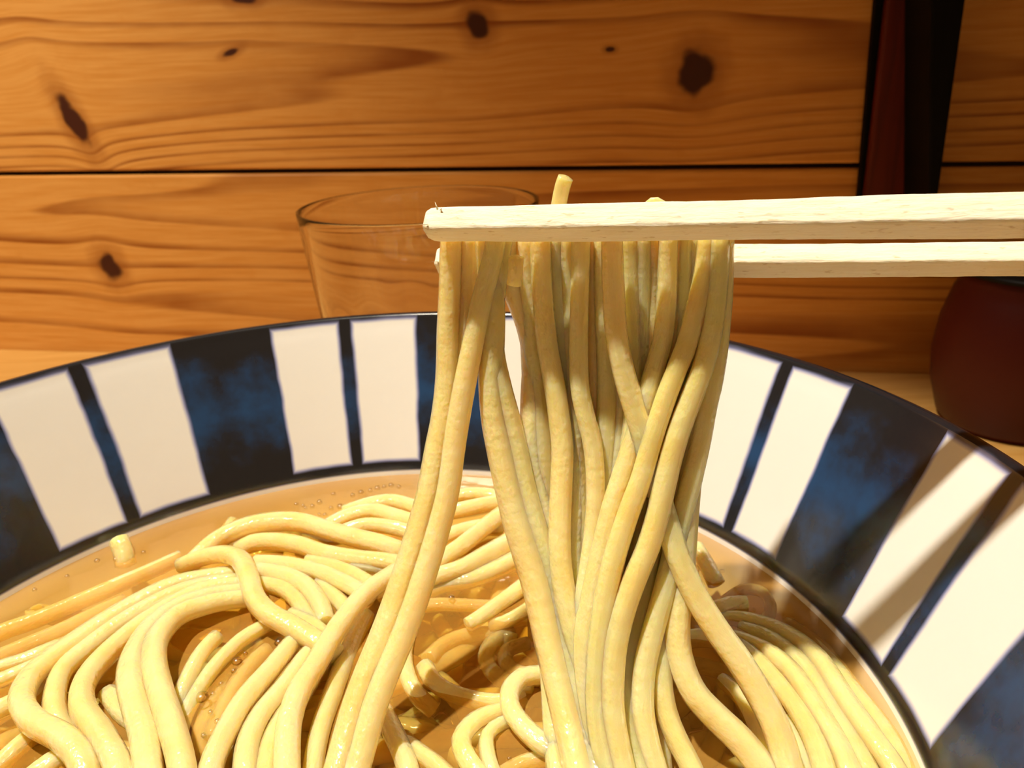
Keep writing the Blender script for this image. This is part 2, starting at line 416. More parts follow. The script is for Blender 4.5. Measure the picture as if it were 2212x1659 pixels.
def spline(pts, step):
    """Catmull-Rom through (Vector, radius), resampled to about step"""
    P = [pts[0]] + list(pts) + [pts[-1]]
    out = []
    for i in range(1, len(P) - 2):
        (p0, a0), (p1, a1), (p2, a2), (p3, a3) = P[i - 1], P[i], P[i + 1], P[i + 2]
        if i == 1: p0 = p1 * 2 - p2
        if i == len(P) - 3: p3 = p2 * 2 - p1
        m = max(2, int((p2 - p1).length / step))
        for j in range(m):
            t = j / m; t2, t3 = t * t, t * t * t
            q = 0.5 * ((2 * p1) + (p2 - p0) * t + (2 * p0 - 5 * p1 + 4 * p2 - p3) * t2 + (3 * p1 - p0 - 3 * p2 + p3) * t3)
            out.append((q, a1 + (a2 - a1) * t))
    out.append(pts[-1])
    return out
NSEC = 12
def sweep(pts, step=0.0013, power=2.8, flat=0.94, wob=0.05, seed=0.0, cap=0.35):
    pts = spline(pts, step)
    n = len(pts)
    T = []
    for i in range(n):
        a = pts[max(i - 1, 0)][0]; b = pts[min(i + 1, n - 1)][0]
        d = b - a; T.append(d.normalized() if d.length > 1e-9 else Vector((0, 0, 1)))
    N = T[0].orthogonal().normalized()
    view = (CAM - pts[0][0]); N = (view - T[0] * view.dot(T[0])).normalized()
    verts, uvs, faces = [], [], []
    L = 0.0
    twist0 = random.uniform(-0.5, 0.5); tw = random.uniform(-12, 12)
    rings = []
    for i in range(n):
        if i > 0:
            L += (pts[i][0] - pts[i - 1][0]).length
            N = (N - T[i] * N.dot(T[i])).normalized()
        B = T[i].cross(N)
        rings.append((pts[i][0], pts[i][1], N.copy(), B, L, T[i]))
    # rounded ends
    head = rings[0]; tail = rings[-1]
    full = []
    for s in (0.35, 0.75, 0.93):
        off = head[1] * cap * (1 - s)
        full.append((head[0] - head[5] * off, head[1] * s, head[2], head[3], head[4] - off))
    for r_ in rings: full.append(r_[:5])
    for s in (0.93, 0.75, 0.35):
        off = tail[1] * cap * (1 - s)
        full.append((tail[0] + tail[5] * off, tail[1] * s, tail[2], tail[3], tail[4] + off))
    for (p, rad, N_, B_, l) in full:
        th = twist0 + tw * l
        w1 = 1 + wob * noise.noise(Vector((l * 90 + seed * 7.1, seed * 3.3, 0.3)))
        w2 = 1 + wob * noise.noise(Vector((l * 70 + seed * 5.1, seed * 1.7, 9.3)))
        for k in range(NSEC):
            a = 2 * math.pi * k / NSEC
            c, s_ = math.cos(a), math.sin(a)
            rr = (abs(c) ** power + abs(s_) ** power) ** (-1 / power)
            x, y = rr * c * rad * w1, rr * s_ * rad * flat * w2
            ct, sn = math.cos(th), math.sin(th)
            verts.append(p + N_ * (x * ct - y * sn) + B_ * (x * sn + y * ct)); uvs.append((l, k / NSEC))
    m = len(full)
    for i in range(m - 1):
        for k in range(NSEC):
            k2 = (k + 1) % NSEC
            faces.append((i * NSEC + k, i * NSEC + k2, (i + 1) * NSEC + k2, (i + 1) * NSEC + k))
    faces.append(tuple(range(NSEC - 1, -1, -1))); faces.append(tuple((m - 1) * NSEC + k for k in range(NSEC)))
    return verts, faces, uvs
def build_sweep(name, pts, mat, **kw):
    v, f, uv = sweep(pts, **kw)
    c = pts[0][0]
    o = mesh_obj(name, [p - c for p in v], f, mat); o.location = c
    l = o.data.uv_layers.new(name='run')
    vi = [0] * len(o.data.loops); o.data.loops.foreach_get('vertex_index', vi)
    l.data.foreach_set('uv', [q for i in vi for q in uv[i]])
    return o
def rad_px(p, wpx): return wpx * depth(p) / FPX / 2

STICK_Y0, STICK_SLOPE = 0.029, -0.34
STICK_X0 = at_y(925, 487, STICK_Y0).x
def stick_y(px, py=475):
    """depth of the front chopstick where it passes an image column"""
    d = ray(px, py)
    k = (STICK_Y0 + STICK_SLOPE * (CAM.x - STICK_X0) - CAM.y) / (d.y - STICK_SLOPE * d.x)
    return CAM.y + d.y * k
NCOUNT = 0
def noodle(label, pts, mode='soup', h=1.0, w=(46, 56), dy=0.0, group=None, end_h=2.5, ext=True, pw=1.5, yoff=None):
    """pts: image trace; soup = lies at h mm over the broth, hang = hangs from the sticks and comes forward"""
    global NCOUNT
    NCOUNT += 1
    n = len(pts); out = []
    hs = h if isinstance(h, (list, tuple)) else [h] * n
    ylast = at_z(pts[-1][0], pts[-1][1], SOUP + end_h / 1000).y
    py0, py1 = 540.0, pts[-1][1]
    ytop = stick_y(pts[0][0]) + 0.0047
    for i, (px, py) in enumerate(pts):
        if mode == 'soup': p = at_z(px, py, SOUP + hs[i] / 1000)
        elif yoff is not None: p = at_y(px, py, stick_y(px) + yoff / 1000)
        else:
            t = max(0.0, (py - py0) / (py1 - py0))
            y = ytop + (ylast - ytop) * t ** pw + dy / 1000 * (1 - max(0, t - 0.6) / 0.4 * 0.75)
            p = at_y(px, py, y)
        wp = (w[0] + (w[1] - w[0]) * i / max(1, n - 1)) * (1.1 if mode == 'hang' and yoff is None else 1.0)
        out.append((p, rad_px(p, wp)))
    def run_on(a, b):
        d = (a[0] - b[0]); d.z = min(d.z, 0); d = d.normalized()
        q1 = a[0] + d * 0.007; q2 = q1 + d * 0.007 + Vector((0, 0, -0.004)); q3 = q2 + d * 0.004 + Vector((0, 0, -0.006))
        res = []
        for q in (q1, q2, q3):
            lim = inner_r(min(q.z, -0.02)) - a[1] * 1.2
            rr = math.hypot(q.x, q.y)
            if rr > lim: q.x *= lim / rr; q.y *= lim / rr
            res.append((q, a[1]))
        return res
    if ext:
        if pts[-1][1] > 1640 or pts[-1][0] < 8: out += run_on(out[-1], out[-2])
        if pts[0][1] > 1640 or pts[0][0] < 8: out = run_on(out[0], out[1])[::-1] + out
    # keep inside the bowl wall
    for (q, r_) in out:
        lim = inner_r(q.z) - r_ * 1.02 if q.z < -0.005 else 1.0
        rr = math.hypot(q.x, q.y)
        if rr > lim: q.x *= lim / rr; q.y *= lim / rr
    o = build_sweep('noodle', out, NOODLE, seed=float(NCOUNT))
    tag(o, label, 'noodle', group)
    return o

LIFT = 'noodles lifted out of the bowl by the chopsticks'
SURF = 'noodles lying in the broth'
# --- lifted noodles, left strand
noodle('leftmost lifted noodle, straight under the chopstick tip, then swinging left',
       [(975,505),(973,560),(972,620),(968,720),(965,820),(957,900),(944,970),(927,1060),(905,1140),(880,1220),(853,1300),(823,1380),(794,1450),(768,1520),(745,1600),(724,1680)], 'hang', w=(44,52), dy=0.6, group=LIFT)
noodle('lifted noodle tucked just right of the leftmost one, under the chopstick tip',
       [(1013,505),(1011,560),(1009,620),(1003,720),(995,800),(985,880),(972,960),(957,1060),(935,1140),(908,1220),(882,1300),(855,1380),(825,1450),(800,1520),(775,1600),(755,1680)], 'hang', w=(42,48), dy=2.6, group=LIFT)
noodle('lifted noodle crossing down-left over its neighbours to form the left strand',
       [(1072,505),(1066,550),(1052,605),(1036,670),(1022,740),(1006,820),(993,890),(982,960),(968,1060),(948,1140),(924,1220),(898,1300),(868,1380),(838,1450),(811,1520),(788,1600),(766,1680)], 'hang', w=(44,54), dy=-0.6, group=LIFT)
# --- second strand
noodle('lifted noodle along the left edge of the second strand, beside the dark gap',
       [(1050,505),(1058,590),(1064,660),(1063,740),(1060,820),(1066,900),(1079,970),(1095,1045),(1113,1120),(1134,1190),(1156,1260),(1174,1340),(1191,1420),(1210,1500),(1229,1580),(1248,1665),(1256,1700)], 'hang', w=(46,58), dy=0.4, group=LIFT)
noodle('lifted noodle right of the dark gap, lying alongside the left edge of the second strand',
       [(1085,505),(1072,600),(1063,680),(1064,760),(1078,830),(1097,900),(1115,970),(1131,1045),(1150,1120),(1172,1190),(1196,1260),(1216,1340),(1234,1420),(1253,1500),(1272,1580),(1290,1665),(1298,1700)], 'hang', w=(44,52), dy=1.6, group=LIFT)
noodle('golden shaded noodle hanging right of the small bright gap under the sticks',
       [(1092,505),(1096,570),(1112,630),(1139,700),(1153,770),(1150,860),(1148,940),(1152,1010),(1168,1090),(1190,1170),(1212,1250),(1230,1330),(1245,1420),(1262,1500),(1280,1580),(1300,1690)], 'hang', w=(44,48), dy=3.2, group=LIFT)
noodle('short cut noodle end poking out below the front chopstick',
       [(1115,556),(1113,590),(1110,614)], 'hang', w=(36,34), group=LIFT, ext=False, yoff=2.6)
noodle('lifted noodle in the middle of the bundle that joins the second strand low down',
       [(1166,505),(1168,560),(1172,640),(1182,740),(1198,830),(1208,900),(1215,970),(1213,1040),(1210,1110),(1209,1170),(1212,1230),(1223,1300),(1240,1370),(1259,1440),(1278,1520),(1298,1600),(1318,1690)], 'hang', w=(40,46), dy=0.8, group=LIFT)
noodle('shaded lifted noodle squeezed between two lit ones in the middle of the bundle',
       [(1205,505),(1205,560),(1206,640),(1213,720),(1223,800),(1233,880),(1240,960),(1243,1040),(1243,1110),(1240,1170),(1243,1240),(1255,1320),(1268,1400),(1282,1480),(1298,1560),(1320,1680)], 'hang', w=(38,42), dy=3.4, group=LIFT)
noodle('lifted noodle in mid-bundle that bends right, then narrows back above the dark slit',
       [(1255,505),(1254,560),(1252,640),(1250,740),(1252,830),(1263,890),(1278,950),(1285,1010),(1286,1080),(1281,1150),(1272,1220),(1262,1290),(1258,1360),(1268,1440),(1283,1520),(1300,1600),(1320,1690)], 'hang', w=(40,40), dy=1.4, group=LIFT)
# --- the crossing noodle and the right-hand fan
noodle('long lifted noodle crossing diagonally over the right-hand fan to the lower right',
       [(1322,505),(1323,560),(1326,640),(1332,723),(1351,814),(1381,915),(1402,990),(1420,1055),(1442,1131),(1468,1212),(1505,1290),(1550,1363),(1594,1424),(1635,1490),(1667,1550),(1690,1610),(1708,1680)], 'hang', w=(42,58), dy=-1.6, group=LIFT)
noodle('shaded lifted noodle just behind the top of the long diagonal one',
       [(1362,505),(1364,560),(1366,640),(1370,720),(1372,800),(1370,880),(1362,960),(1350,1040),(1335,1110),(1318,1180),(1303,1250),(1292,1330),(1285,1420),(1285,1500),(1293,1580),(1312,1680)], 'hang', w=(40,44), dy=3.0, group=LIFT)
noodle('lifted noodle of the fan passing behind the diagonal one, leftmost of the three below it',
       [(1444,505),(1442,560),(1440,640),(1433,724),(1415,796),(1394,868),(1376,930),(1358,985),(1338,1045),(1321,1100),(1304,1170),(1290,1230),(1276,1300),(1264,1365),(1264,1440),(1275,1520),(1292,1600),(1315,1690)], 'hang', w=(38,44), dy=1.2, group=LIFT)
noodle('lifted noodle of the fan, middle of the three below the diagonal one',
       [(1530,505),(1526,550),(1517,611),(1500,680),(1484,742),(1461,800),(1440,855),(1420,915),(1402,975),(1385,1035),(1361,1100),(1341,1160),(1325,1215),(1311,1280),(1300,1350),(1292,1430),(1290,1510),(1298,1590),(1318,1690)], 'hang', w=(42,48), dy=0.4, group=LIFT)
noodle('lifted noodle of the fan, rightmost of the three below the diagonal one',
       [(1554,505),(1552,560),(1549,620),(1540,700),(1522,780),(1497,850),(1470,920),(1450,985),(1434,1050),(1420,1115),(1400,1180),(1371,1250),(1346,1320),(1329,1390),(1322,1460),(1322,1530),(1332,1600),(1352,1690)], 'hang', w=(40,54), dy=0.0, group=LIFT)
noodle('shaded lifted noodle on the right outer edge of the bundle',
       [(1566,505),(1564,560),(1562,640),(1553,740),(1541,820),(1527,880),(1514,950),(1498,1020),(1480,1090),(1464,1150),(1448,1220),(1428,1300),(1406,1380),(1391,1450),(1388,1530),(1399,1600),(1424,1690)], 'hang', w=(40,50), dy=2.4, group=LIFT)
noodle('lifted noodle showing only below the crossing, straight, then curling right at the bottom',
       [(1500,505),(1502,600),(1502,700),(1496,800),(1484,900),(1470,1000),(1458,1100),(1449,1190),(1442,1260),(1435,1330),(1429,1400),(1429,1470),(1439,1535),(1460,1592),(1492,1655),(1510,1700)], 'hang', w=(40,42), dy=3.8, group=LIFT)
noodle('lifted noodle curving out to the right below the diagonal one, glinting halfway down',
       [(1535,505),(1534,600),(1530,700),(1520,800),(1508,900),(1495,1000),(1485,1100),(1478,1190),(1471,1270),(1464,1330),(1464,1390),(1476,1445),(1502,1500),(1546,1548),(1600,1600),(1652,1665),(1670,1695)], 'hang', w=(40,54), dy=3.0, group=LIFT)
noodle('lifted noodle at the bottom between the fan and the noodle curling right',
       [(1480,505),(1478,600),(1474,700),(1464,800),(1450,900),(1434,1000),(1420,1100),(1406,1190),(1392,1270),(1374,1350),(1360,1420),(1355,1490),(1362,1560),(1380,1630),(1400,1695)], 'hang', w=(40,48), dy=3.4, group=LIFT)
# --- noodles at the back of the bundle, behind the rear stick
for i, (x0, xm, x1) in enumerate([(1140, 1150, 1160), (1185, 1188, 1200), (1235, 1225, 1225), (1300, 1312, 1310), (1335, 1335, 1318), (1395, 1385, 1350), (1420, 1400, 1372), (1470, 1455, 1420), (1512, 1500, 1455)]):
    noodle('noodle in the golden shade at the back of the lifted bundle', [(x0, 515), (x0, 600), (x0 + (xm - x0) * .4, 700), (xm, 850), (xm + (x1 - xm) * .4, 1000), (x1, 1140), (x1, 1290), (x1 + 3, 1380)],
           'hang', w=(42, 44), dy=14.0 + (i % 3) * 1.2, group='noodles at the back of the lifted bundle', pw=2.2, end_h=-4)
for i, (x0, xm, x1) in enumerate([(1140, 1162, 1180), (1188, 1205, 1230), (1232, 1236, 1252), (1286, 1292, 1290), (1305, 1312, 1296), (1345, 1345, 1310), (1388, 1380, 1330), (1412, 1400, 1350), (1470, 1440, 1380), (1495, 1468, 1405)]):
    noodle('noodle in the golden shade in the second row of the lifted bundle', [(x0, 505), (x0, 600), (x0 + (xm - x0) * .4, 700), (xm, 850), (xm + (x1 - xm) * .4, 1000), (x1, 1140), (x1, 1290), (x1 + 8, 1420), (x1 + 15, 1550), (x1 + 25, 1690)],
           'hang', w=(44, 46), dy=3.6 + (i % 2) * 0.8, group='noodles in the second row of the lifted bundle', end_h=0)
# --- stubs above the sticks
noodle('short noodle end sticking up above the front chopstick', [(1203, 470), (1209, 432), (1216, 400), (1222, 384)], 'hang', w=(36, 36), group=LIFT, ext=False, yoff=4.5)
noodle('tiny noodle end showing above the middle of the front chopstick', [(1392, 470), (1404, 444), (1418, 438), (1440, 452)], 'hang', w=(26, 24), group=LIFT, ext=False, yoff=6)
noodle('smaller noodle tip barely showing above the front chopstick, right of the tiny one', [(1440, 470), (1448, 447), (1460, 446), (1475, 462)], 'hang', w=(20, 18), group=LIFT, ext=False, yoff=6)

# --- noodles in the broth, left sweep
def S(label, pts, h=1.0, w=(46, 56), **k):
    hs = h if isinstance(h, (list, tuple)) else [h] * len(pts)
    return noodle(label, pts, 'soup', h=[v * 0.85 - 0.9 for v in hs], w=w, group=SURF, **k)
S('long noodle arching over the top of the left mass, nearest the bowl wall', [(400,1232),(434,1197),(465,1170),(506,1147),(555,1132),(610,1126),(660,1131),(705,1144),(760,1160),(820,1175),(870,1192)], h=[1,3,4,5,5.5,5.5,5,4.5,4,3.5,2], w=(40,44))
S('noodle running just below the long top arch on the left', [(515,1190),(545,1174),(588,1170),(645,1177),(700,1195),(760,1206),(830,1214),(880,1222)], h=[1,2.5,3,3,3,3,3,2], w=(40,40))
S('blunt-ended curled noodle kinking down over the left mass with a bright glint', [(392,1222),(430,1207),(480,1197),(520,1210),(538,1250),(550,1292),(580,1325),(632,1354),(690,1390),(725,1416)], h=[3,5.5,7,7.5,7.5,6.5,6,5,4,3], w=(38,48))
S('outermost noodle of the sweep curving down the left edge of the mass', [(520,1238),(440,1249),(362,1270),(253,1327),(145,1399),(72,1457),(47,1511),(72,1558),(135,1594),(175,1640),(190,1700)], h=[3,4,4.5,4,3.5,4,5,5.5,5,4,2], w=(36,62))
S('second noodle of the left sweep, tucked inside the outermost one', [(512,1254),(440,1264),(362,1290),(271,1341),(185,1404),(134,1452),(117,1511),(127,1565),(160,1620),(180,1690)], h=[3,3.5,4,3.5,3,3,3,2,0,-2], w=(36,56))
S('third noodle of the left sweep, bending back right near the frame bottom', [(530,1262),(460,1272),(398,1296),(307,1350),(232,1413),(183,1475),(179,1529),(215,1583),(248,1640),(265,1700)], h=[3,4,4.5,4.5,4.5,5,5.5,5,4,3], w=(38,62))
S('fourth noodle of the left sweep, running straight down to the frame bottom', [(540,1276),(490,1282),(434,1294),(368,1322),(318,1368),(288,1421),(281,1475),(293,1529),(313,1601),(325,1700)], h=[3,4,5,5.5,6,6.5,6.5,6,5,4], w=(38,62))
S('innermost noodle of the left sweep, beside the amber pool', [(548,1292),(500,1296),(448,1306),(384,1330),(341,1377),(332,1428),(346,1493),(369,1565),(390,1640),(398,1700)], h=[3,4,5,6,7,7,6.5,6,5,4], w=(40,62))
S('thin sunk noodle following the bowl wall on the far left', [(4,1366),(60,1346),(120,1322),(190,1292),(260,1262),(330,1232),(390,1205)], h=[-3,-2.5,-2,-1.5,-1,-1,-1], w=(40,34))
S('sunk noodle showing through the broth left of the sweep', [(4,1420),(70,1392),(140,1362),(210,1328),(270,1302)], h=[-1.5,-1.5,-1.5,-2,-3], w=(42,38))
S('noodle entering at the left frame edge, uppermost of three', [(2,1440),(54,1424),(100,1405),(150,1385)], h=[0.5,1,1,-2], w=(30,30))
S('noodle entering at the left frame edge, middle of three', [(2,1468),(50,1448),(95,1427),(130,1405)], h=[1,1,0.5,-1.5], w=(32,28))
S('noodle entering at the left frame edge, lowest of three', [(2,1532),(40,1514),(85,1492),(130,1470)], h=[1.5,1.5,0,-2], w=(44,38))
S('noodle in the bottom left corner running up to the sweep', [(2,1650),(35,1618),(75,1586),(115,1562)], h=[0,0.5,0,-1], w=(46,42))
S('noodle along the very bottom left of the frame', [(60,1690),(110,1650),(150,1632),(200,1625)], h=[0.5,1,0.5,-1], w=(52,46))
S('noodle stub crossing the dark gap between the left sweep noodles', [(235,1500),(262,1540),(290,1565)], h=[1,1.5,1], w=(44,40), ext=False)
# pool noodles left of the diagonal
S('short noodle with a blunt top end rising from the pool in the left mass', [(466,1378),(446,1398),(424,1428),(402,1475),(384,1528),(372,1580)], h=[2.5,3,3,2,0.5,-2], w=(36,40))
S('noodle crossing behind the short blunt one and dropping into the pool', [(592,1342),(555,1362),(520,1384),(467,1437),(430,1490),(400,1545),(385,1600)], h=[2,2.5,2.5,2,1,0,-2], w=(32,38))
S('noodle right of the bubbles, first of three bending to the frame bottom', [(640,1382),(622,1400),(582,1450),(530,1510),(492,1575),(462,1640),(448,1700)], h=[2,3,4,4.5,4,3.5,2.5], w=(38,58))
S('noodle right of the bubbles, second of three bending to the frame bottom', [(676,1402),(656,1424),(618,1478),(566,1540),(538,1598),(530,1650),(530,1700)], h=[2,2.5,3.5,3.5,3.5,3,2], w=(38,56))
S('noodle right of the bubbles, third of three bending to the frame bottom', [(702,1420),(686,1444),(652,1497),(608,1560),(582,1620),(570,1700)], h=[2,2,2.5,2.5,2.5,2], w=(38,52))
S('long diagonal noodle from behind the left strand down to the frame bottom', [(900,1205),(853,1237),(790,1282),(730,1356),(682,1435),(645,1497),(624,1565),(620,1640),(620,1700)], h=[4,5.5,6.5,7,7,7,6,5,4], w=(36,60))
S('noodle between the long diagonal one and the left strand', [(790,1330),(762,1385),(740,1440),(718,1500),(695,1565),(680,1630),(672,1700)], h=[0,0.5,1,1.5,1.5,1.5,1], w=(38,46))
S('sunk noodle under the bubbles in the left pool', [(575,1405),(540,1440),(505,1490),(480,1540),(455,1600)], h=[-2,-1.5,-1.2,-1.2,-2], w=(38,42))
S('second sunk noodle under the bubbles, closer to the short blunt one', [(525,1420),(490,1458),(462,1510),(440,1570),(425,1640)], h=[-3,-2.5,-2.5,-2.5,-3], w=(40,42))
# back middle
S('noodle lying flat at the back left of the left strand, uppermost', [(745,1108),(800,1090),(850,1084),(900,1098),(945,1118)], h=[0,2,2.5,2.5,1], w=(34,34))
S('noodle at the back left of the left strand, second from the wall', [(705,1140),(752,1115),(805,1104),(853,1115),(900,1130),(940,1146)], h=[0,1.5,2.5,2.5,2,1], w=(36,36))
S('noodle at the back left of the left strand, third from the wall', [(735,1150),(790,1134),(850,1140),(905,1158)], h=[0.5,1.5,2,1], w=(34,34))
S('noodle leading right from under the kinked curl', [(553,1216),(621,1220),(689,1236),(757,1266),(800,1298)], h=[2,2.5,3,3,1.5], w=(36,40))
S('noodle in the back left tangle meeting the diagonal one high up', [(665,1214),(725,1226),(780,1250),(830,1285)], h=[2,2.5,2.5,1], w=(34,38))
S('noodle in the back left tangle, dotted with glints below the top arch', [(650,1190),(720,1208),(790,1222),(855,1232)], h=[0.5,1.5,2,1], w=(34,34))
S('noodle looping under the kinked curl toward the diagonal one', [(556,1232),(615,1242),(660,1264),(690,1302),(705,1345)], h=[2,3,3,2.5,1.5], w=(38,40))
S('noodle inside the loop under the kinked curl', [(565,1262),(610,1272),(640,1296),(662,1330),(690,1370)], h=[2,2.5,2.5,2,1], w=(36,38))
S('noodle tucked left of the diagonal one below the loop', [(628,1330),(672,1348),(705,1375)], h=[2,2,1.5], w=(36,36))
S('noodle crossing the pool edge left of the diagonal one', [(690,1262),(735,1300),(765,1340)], h=[1,1.5,0.5], w=(36,36))
S('noodle at the very back between the two strands', [(960,1078),(1010,1068),(1060,1070),(1110,1085)], h=[1.5,2,2,1], w=(30,32))
S('noodle at the back between the two strands, second from the wall', [(950,1112),(1000,1100),(1050,1090),(1100,1082)], h=[1.5,2.5,2.5,1.5], w=(36,36))
S('noodle rising right from the left strand toward the second strand', [(915,1232),(945,1214),(998,1178),(1052,1135),(1092,1108),(1140,1090)], h=[2,3,4,4,3.5,2], w=(38,42))
S('wide noodle below the one rising right, between the two strands', [(900,1268),(940,1246),(1000,1226),(1055,1196),(1110,1165),(1160,1140)], h=[1.5,2.5,3,3,3,2], w=(40,44))
S('noodle edging the back of the amber pool between the strands', [(910,1284),(960,1262),(1020,1250),(1080,1226),(1130,1200),(1170,1180)], h=[-0.5,0.2,0.8,1.2,1.2,1], w=(38,40))
S('noodle at the back between the strands, nestled in the middle', [(935,1172),(985,1152),(1035,1140),(1085,1140)], h=[1,1.5,1.5,1], w=(36,36))
S('sunk noodle lying across the amber pool between the strands', [(895,1312),(950,1306),(1010,1308),(1075,1310),(1130,1306)], h=-1.2, w=(30,30))
S('short noodle with a cut end pointing left in the amber pool', [(1010,1350),(1036,1334),(1078,1304),(1128,1268),(1170,1236)], h=[0.8,1.2,1.6,2,1.5], w=(34,38))
S('noodle just below the one with the cut end in the amber pool', [(1060,1352),(1090,1344),(1125,1326),(1160,1302)], h=[-1,0,0.8,0.8], w=(30,32))
# pool front
S('noodle curving down the left side of the amber pool', [(900,1325),(884,1360),(874,1415),(882,1465),(900,1500),(938,1535)], h=[1,1.2,1.2,1,0.2,-2.5], w=(36,40))
S('half-sunk noodle with a rounded glinting end in the amber pool', [(918,1440),(935,1470),(972,1496),(1034,1514),(1085,1518),(1130,1510)], h=[1.2,1,0,-0.3,0.2,-0.5], w=(40,42))
S('sunk noodle arcing from the rounded end up to the second strand', [(925,1425),(955,1395),(1000,1375),(1060,1370),(1110,1385)], h=[-2,-2.5,-2.8,-3,-3], w=(36,36))
S('sunk curl in the middle of the amber pool', [(1105,1365),(1068,1385),(1050,1415),(1062,1450),(1100,1475),(1150,1480)], h=[-3,-2.5,-2,-1.8,-1.5,-1.5], w=(34,36))
S('sunk noodle inside the pool curl', [(1140,1390),(1100,1402),(1092,1428),(1115,1452),(1165,1465)], h=[-2.5,-1.8,-1.2,-0.8,0], w=(32,34))
S('looped noodle standing out of the amber pool beside the second strand', [(1215,1455),(1170,1458),(1128,1464),(1102,1494),(1106,1536),(1140,1580),(1180,1612),(1230,1640)], h=[2,3,4,4.5,4,3.5,3,2], w=(40,46))
S('outer of two bent noodles below the pool loop', [(1110,1532),(1075,1538),(1028,1556),(996,1596),(1008,1638),(1038,1680),(1050,1705)], h=[1,2,3,3.5,3.2,2.5,1.5], w=(36,46))
S('inner of two bent noodles below the pool loop', [(1110,1555),(1080,1565),(1052,1590),(1054,1636),(1072,1690)], h=[1,1.5,2,2,1.5], w=(30,36))
S('noodle at the frame bottom right of the left strand', [(812,1500),(826,1535),(853,1590),(878,1650),(890,1700)], h=[-1,0,1,1.5,1], w=(44,48))
S('noodle slanting into the bottom of the amber pool', [(870,1592),(900,1620),(940,1650),(985,1695)], h=[-1.5,0.5,1.2,1], w=(36,40))
S('noodle at the bottom edge right of the inner bent one', [(1085,1672),(1130,1648),(1190,1636),(1240,1640)], h=[-1,-0.5,0,0], w=(36,36))
S('upright noodle behind the lower second strand', [(1196,1540),(1195,1600),(1200,1650),(1206,1700)], h=[2,3,3,2], w=(40,44))
# right side
S('noodle curving along the right bowl wall, second from the wall', [(1540,1346),(1575,1336),(1625,1342),(1698,1370),(1768,1424),(1822,1505),(1876,1583),(1925,1650),(1950,1700)], h=[-1,0,0.5,1.5,2.5,3,3,2.5,1.5], w=(34,52))
S('sunk noodle nearest the right bowl wall', [(1700,1350),(1770,1402),(1842,1493),(1912,1583),(1965,1656),(1985,1700)], h=[-1.5,-1,-0.5,-0.5,-0.5,-1], w=(40,52))
S('glinting noodle of a bright pair on the right, farther from the diagonal one', [(1585,1376),(1612,1386),(1665,1412),(1716,1457),(1763,1529),(1806,1601),(1834,1665),(1845,1700)], h=[2,3,4,4.5,4.5,4,3.5,2.5], w=(34,54))
S('noodle of the bright pair on the right, against the diagonal one', [(1588,1388),(1612,1404),(1648,1440),(1694,1494),(1742,1565),(1775,1640),(1788,1700)], h=[2,3,4,4.5,4.5,4,3], w=(34,54))
S('noodle between the bright pair and the wall-side noodle', [(1600,1356),(1660,1378),(1730,1432),(1790,1515),(1840,1600),(1875,1665),(1890,1700)], h=[0,1,1.5,1.5,1.5,1.2,0.5], w=(34,48))
S('noodle below the diagonal one in the lower right gap', [(1560,1470),(1590,1494),(1618,1530),(1642,1585),(1664,1650),(1676,1700)], h=[0,0.5,1,1.2,1,0.5], w=(36,44))
S('shaded noodle lying across the gap right of the lifted fan', [(1470,1385),(1510,1378),(1560,1385),(1600,1410)], h=[-0.5,0,0.3,0], w=(40,40))
S('sunk noodle lower in the gap right of the lifted fan', [(1480,1435),(1530,1442),(1580,1460),(1620,1490)], h=[-3,-2.5,-2.5,-3], w=(38,38))
S('noodle filling the bottom right gap beside the diagonal one', [(1700,1560),(1722,1610),(1738,1660),(1748,1700)], h=[1,1.5,1.5,1], w=(42,46))
S('sunk noodle loop in the shaded broth at right', [(1560,1300),(1600,1275),(1640,1276),(1664,1304),(1656,1340),(1620,1362)], h=[-1.2,-0.6,-0.5,-0.6,-1,-2], w=(24,28))
S('short noodle stub with a wet corner inside the sunk loop at right', [(1545,1318),(1578,1306),(1612,1304)], h=[0.5,0.8,0.8], w=(40,38), ext=False)
S('shaded noodle end standing against the bowl wall right of the lifted bundle', [(1548,1262),(1528,1222),(1503,1180)], h=[0,2.5,4.5], w=(38,32), ext=False)
S('short noodle piece standing up out of the broth at the far left wall', [(272,1222),(268,1196),(256,1166)], h=[-1.0,1.5,4.2], w=(44,40), ext=False)
S('round sunk noodle end near the wall above the top arch', [(478,1172),(492,1148),(505,1130)], h=[-2,-1.2,-0.8], w=(34,34), ext=False)

# --- the sunk tangle that nobody could count
tv_, tf_ = [], []
rnd = random.Random(11)
for k in range(150):
    a0 = rnd.uniform(0, 2 * math.pi); rr = 0.074 * math.sqrt(rnd.random()); z = SOUP - rnd.uniform(0.0045, 0.016)
    p = Vector((rr * math.cos(a0), rr * math.sin(a0) - 0.004, z)); d = rnd.uniform(0, 2 * math.pi); turn = rnd.uniform(-0.35, 0.35)
    pts = []
    for j in range(9):
        lim = inner_r(p.z) - 0.004
        q = Vector((p.x, p.y, p.z + 0.0012 * math.sin(j * 0.9 + k)))
        l = math.hypot(q.x, q.y)
        if l > lim: q.x *= lim / l; q.y *= lim / l
        if q.y > 0.052 and q.x < 0.06: q.z -= 0.006
        pts.append((q, 0.0019))
        d += turn + rnd.uniform(-0.15, 0.15); p = p + Vector((math.cos(d), math.sin(d), 0)) * 0.008
    v, f, _ = sweep(pts, step=0.003, seed=k)
    b0 = len(tv_); tv_ += v; tf_ += [tuple(i + b0 for i in g_) for g_ in f]
